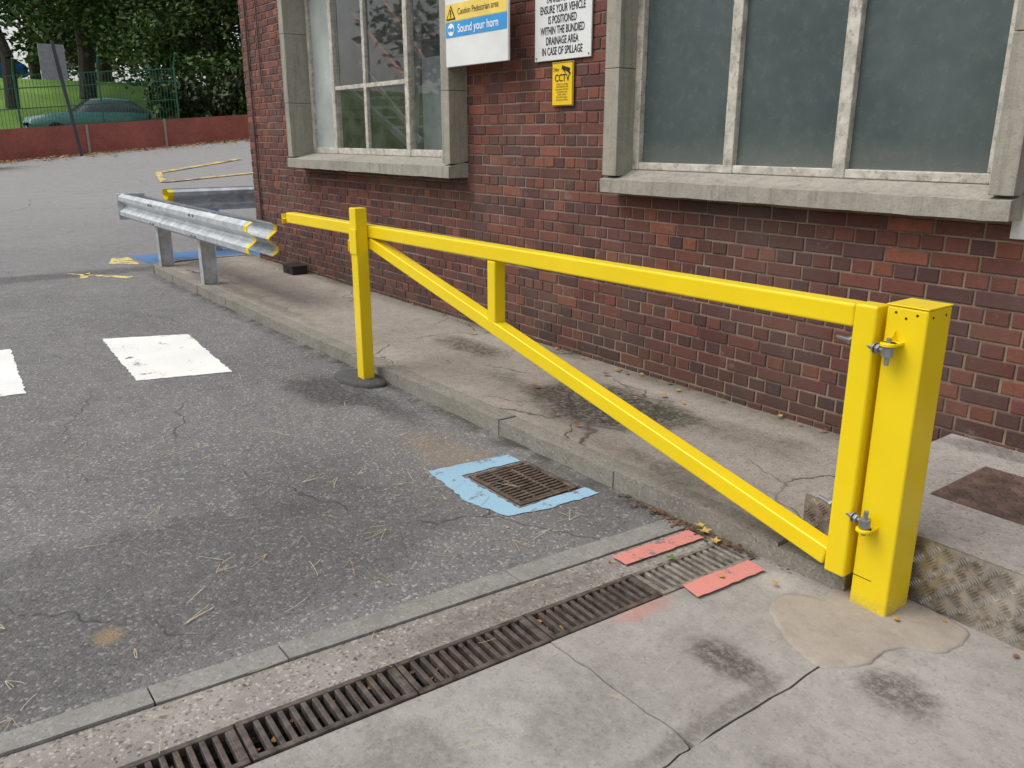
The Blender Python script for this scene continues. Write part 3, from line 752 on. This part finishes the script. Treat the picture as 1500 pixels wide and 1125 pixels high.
car('parked_car',-58.5,6.2,4.7,math.pi/2,simple('blue_car_paint',(.03,.13,.4),.25))
car('parked_car',-63,2.9,4.75,math.pi/2,simple('white_car_paint',(.6,.6,.6),.25))
m=MB();m.box(-90,-80,-22,9,4.4,8.2);m.face([(-79.5,-22.5,8.2),(-79.5,9.5,8.2),(-85,9.5,11),(-85,-22.5,11)],1);m.face([(-90.5,-22.5,8.2),(-85,-22.5,11),(-85,9.5,11),(-90.5,9.5,8.2)],1)
m.face([(-80,9,8.2),(-85,9,11),(-90,9,8.2)],0)
for k in range(7):
    y=-20+k*4.1
    for z in(5.2,7.0): m.box(-79.99,-79.9,y,y+1.3,z,z+.95,2)
m.obj('terraced_house',[simple('render_cream',(.5,.46,.4),.9),simple('slate',(.1,.1,.11),.8),simple('house_window',(.05,.06,.07),.2)])

# foliage
def m_leaf(name,a,b_):
    t=NT(name);c=t.mix(t.rng(t.noise(1.0,2,.6),.3,.7),a,b_);at=t.attr('Col');c=t.mix(1.0,c,at,'MULTIPLY')
    return t.fin(c,.6,spec=.25)
leafA=m_leaf('leaves_dark',(.022,.042,.012),(.07,.115,.026))
barkm=simple('bark',(.06,.048,.038),.95,var=.3,scale=6,bump=.6,bscale=12)
def tree(name,x,y,z,H,cr_,seed,low=.3,leafn=9000,lean=(0,0),trunk=.28,size=.26):
    rr=random.Random(seed);e=empty(name);tb=MB()
    pts=[Vector((x,y,z-.2))];n=6
    for k in range(1,n+1):
        f=k/n;pts.append(Vector((x+lean[0]*f*H+rr.uniform(-.2,.2),y+lean[1]*f*H+rr.uniform(-.2,.2),z+H*.8*f)))
    tb.tube(pts,[trunk*(1-.8*k/n) for k in range(n+1)],9)
    cl=[]
    for k in range(24):
        f=rr.uniform(low,.95);i=min(n-1,int(f*n));b0=pts[i].lerp(pts[i+1],f*n-i)
        a_=rr.uniform(0,6.28);L=cr_*rr.uniform(.5,1.)*(1-.45*abs(f-.5));e1=b0+Vector((math.cos(a_)*L,math.sin(a_)*L,rr.uniform(-.1,.35)*L))
        mid=b0.lerp(e1,.5)+Vector((0,0,.12*L));tb.tube([b0,mid,e1],[trunk*.3*(1-f*.5),trunk*.18,.02],6)
        for q in range(3): cl.append(b0.lerp(e1,rr.uniform(.45,1.05))+Vector([rr.uniform(-.8,.8) for _ in range(3)]))
    tb.obj('trunk_and_limbs',barkm,e)
    lf=MB();per=leafn//len(cl)
    for c in cl:
        rad=rr.uniform(.7,1.5)*cr_/4;tone=rr.uniform(.45,1.5)
        for _ in range(per):
            v=Vector((rr.gauss(0,1),rr.gauss(0,1),rr.gauss(0,.7)))*rad*.55+c
            d1=Vector((rr.gauss(0,1),rr.gauss(0,1),rr.gauss(0,.6))).normalized();d2=d1.orthogonal().normalized();d2.rotate(Matrix.Rotation(rr.uniform(0,6.28),3,d1))
            s=size*rr.uniform(.6,1.3);k=tone*rr.uniform(.6,1.4)
            lf.face([v-d1*s*.5,v+d2*s*.28,v+d1*s*.5,v-d2*s*.28],0,(k,k,k*.9))
    lf.obj('foliage',leafA,e)
tree('broadleaf_tree',-47,9.2,3.6,15,6.5,1,.30,13000,(.0,.03),.42,.30)
tree('broadleaf_tree',-44,5.5,3.0,14,5.5,2,.42,9000,(-.0,-.04),.3,.30)
tree('broadleaf_tree',-41,13.8,3.,13,5.5,3,.12,15000,(0,0),.35,.30)
tree('broadleaf_tree',-37,12.2,2.,9,3.6,4,.08,14000,(0,0),.25,.22)
tree('broadleaf_tree',-38,16.5,2.4,12,5,5,.1,10000,(0,0),.3,.3)
tree('broadleaf_tree',-56,12,4.7,15,7,6,.15,12000,(0,0),.4,.42)
tree('broadleaf_tree',-60,18,4.7,15,7,8,.1,9000,(0,0),.4,.45)
tree('broadleaf_tree',-70,10.5,4.7,14,6.5,9,.15,8000,(0,0),.4,.45)
for i,(x,y) in enumerate([(-22,-17),(-15,-19),(-8,-18),(-1,-20),(-30,-14)]):
    tree('broadleaf_tree',x,y,-.1,9.5,4.6,20+i,.12,5000,(0,0),.3,.45)
rr=random.Random(5);lf=MB()
for _ in range(12000):
    y=rr.uniform(8.2,16);x=-31.9+rr.gauss(0,.45)-.0;zt_=1.9+.5*math.sin(y*1.7)+.35*math.sin(y*4.1)
    v=Vector((x,y,h(-30.6,y)+.2+rr.random()**.8*zt_))
    d1=Vector((rr.gauss(0,1),rr.gauss(0,1),rr.gauss(0,1))).normalized();d2=d1.orthogonal().normalized();s=.2*rr.uniform(.6,1.3);k=rr.uniform(.3,.9)
    lf.face([v-d1*s*.5,v+d2*s*.28,v+d1*s*.5,v-d2*s*.28],0,(k,k,k))
lf.obj('shrubs',leafA)

# ------------------------------------------------------------------ litter
nm=NT('dry_leaf');nm_=nm.fin(nm.attr('Col'),.8)
pn=MB()
def needle(x,y,z,a_,L,w,c):
    k=R.uniform(-.5,.5);p=[];n=4
    for i in range(n+1):
        p.append((x,y));x+=math.cos(a_)*L/n;y+=math.sin(a_)*L/n;a_+=k/n
    for i in range(n):
        (xa,ya),(xb,yb)=p[i],p[i+1];nx_,ny_=-(yb-ya),(xb-xa);l=math.hypot(nx_,ny_);nx_*=w/l/2;ny_*=w/l/2
        pn.face([(xa-nx_,ya-ny_,z),(xb-nx_,yb-ny_,z+.001),(xb+nx_,yb+ny_,z+.001),(xa+nx_,ya+ny_,z)],0,c)
for _ in range(200):
    y=R.uniform(-.6,2.5);x=-2.45-8*R.random()**1.5
    if _%4==0: x=R.uniform(-4.6,-2.5)
    c=R.choice([(.52,.41,.23),(.38,.29,.15),(.57,.49,.32)])
    a_=R.uniform(0,6.28)
    for k in range(R.choice([1,1,1,2,3])): needle(x,y,.007,a_+R.uniform(-.5,.5),R.uniform(.05,.13),.0020,c)
for _ in range(14): needle(R.uniform(-2.3,-1.3),R.uniform(.3,2.2),.011,R.uniform(0,6.28),R.uniform(.05,.1),.0016,(.5,.4,.22))
pn.obj('pine_needles',nm_)
lv=MB()
def leaf(x,y,z,s,c,maple=False):
    a_=R.uniform(0,6.28);n=10 if maple else 6;P=[]
    tilt=R.uniform(-.5,.5)
    for k in range(n):
        t_=2*math.pi*k/n;r=s*(1 if (k%2==0 or not maple) else .45)*(1 if maple else (.55+.45*abs(math.cos(t_))))
        u=r*math.cos(t_);v_=r*math.sin(t_)
        P.append((x+u*math.cos(a_)-v_*math.sin(a_),y+u*math.sin(a_)+v_*math.cos(a_),z+abs(u)*.35+tilt*v_*.4+s*.25))
    lv.face(P,0,c)
LC=[(.30,.13,.04),(.22,.09,.035),(.42,.22,.06),(.12,.06,.03),(.5,.3,.05)]
DC=[(.10,.055,.03),(.14,.08,.04),(.07,.045,.03),(.20,.10,.045)]
for _ in range(30): leaf(R.uniform(-10.5,-1.8),R.uniform(2.75,3.88),.09,R.uniform(.012,.026),R.choice(LC))
for _ in range(50): leaf(R.uniform(-10.5,-2.),3.86-abs(R.gauss(0,.03)),.09,R.uniform(.01,.022),R.choice(LC))
for _ in range(190): leaf(R.gauss(-2.2,.14),2.55-abs(R.gauss(0,.03)),.008,R.uniform(.004,.012),R.choice(DC))
for _ in range(60): leaf(R.gauss(-1.88,.10),2.555-abs(R.gauss(0,.03)),.012,R.uniform(.005,.013),R.choice(DC))
for x,y,s in((-2.03,2.53,.034),(-1.95,2.50,.028),(-2.08,2.56,.03)): leaf(x,y,.012,s,(.50,.34,.08),True)
leaf(-1.96,2.25,.012,.026,(.07,.16,.03),True)
for x,y in((-1.75,2.3),(-1.60,2.42),(-1.2,2.55)): leaf(x,y,.012,.015,(.5,.28,.06))
for _ in range(14): leaf(R.uniform(-1.2,-.3),R.uniform(2.66,2.72),.004,R.uniform(.006,.014),R.choice(LC))
for _ in range(60):
    y=R.uniform(-.3,2.5);leaf(cx(y)+R.uniform(-.06,.06),y,-.02,R.uniform(.006,.014),R.choice(LC+DC))
for _ in range(900):
    y=R.uniform(3,12);x=-30.15+abs(R.gauss(0,.9));leaf(x,y,h(x,y)+.01,R.uniform(.04,.08),R.choice(LC))
for _ in range(120):
    x=R.uniform(-12,-2);y=R.uniform(-.5,2.5);leaf(x,y,.004,R.uniform(.004,.009),R.choice(LC))
lv.obj('fallen_leaves',nm_)

# ------------------------------------------------------------------ light, world, camera
wd=bpy.data.worlds.new('World');S.world=wd;wd.use_nodes=True;nt=wd.node_tree
sky=nt.nodes.new('ShaderNodeTexSky');sky.sky_type='NISHITA';sky.sun_disc=False
el,az=math.radians(55),math.radians(205)
sky.sun_elevation=el;sky.sun_rotation=az;sky.dust_density=3;sky.air_density=1.2
hs=nt.nodes.new('ShaderNodeHueSaturation');hs.inputs['Saturation'].default_value=.3;hs.inputs['Value'].default_value=1.3
nt.links.new(sky.outputs[0],hs.inputs['Color']);nt.links.new(hs.outputs[0],nt.nodes['Background'].inputs[0]);nt.nodes['Background'].inputs[1].default_value=.15
sl=bpy.data.lights.new('sun','SUN');sl.energy=1.35;sl.angle=math.radians(40);sl.color=(1,.965,.925)
so=bpy.data.objects.new('sun',sl);COL.objects.link(so)
dv=Vector((math.sin(az)*math.cos(el),math.cos(az)*math.cos(el),math.sin(el)))
so.rotation_euler=dv.to_track_quat('Z','Y').to_euler()
cam=bpy.data.cameras.new('camera');cam.sensor_width=36;cam.lens=29.11;cam.clip_end=2000;cam.clip_start=.05
co=bpy.data.objects.new('camera',cam);COL.objects.link(co);co.location=(0,0,1.6);co.rotation_euler=(math.radians(73.4),0,math.radians(53.1))
S.camera=co
S.view_settings.view_transform='Standard';S.view_settings.look='None';S.view_settings.exposure=0
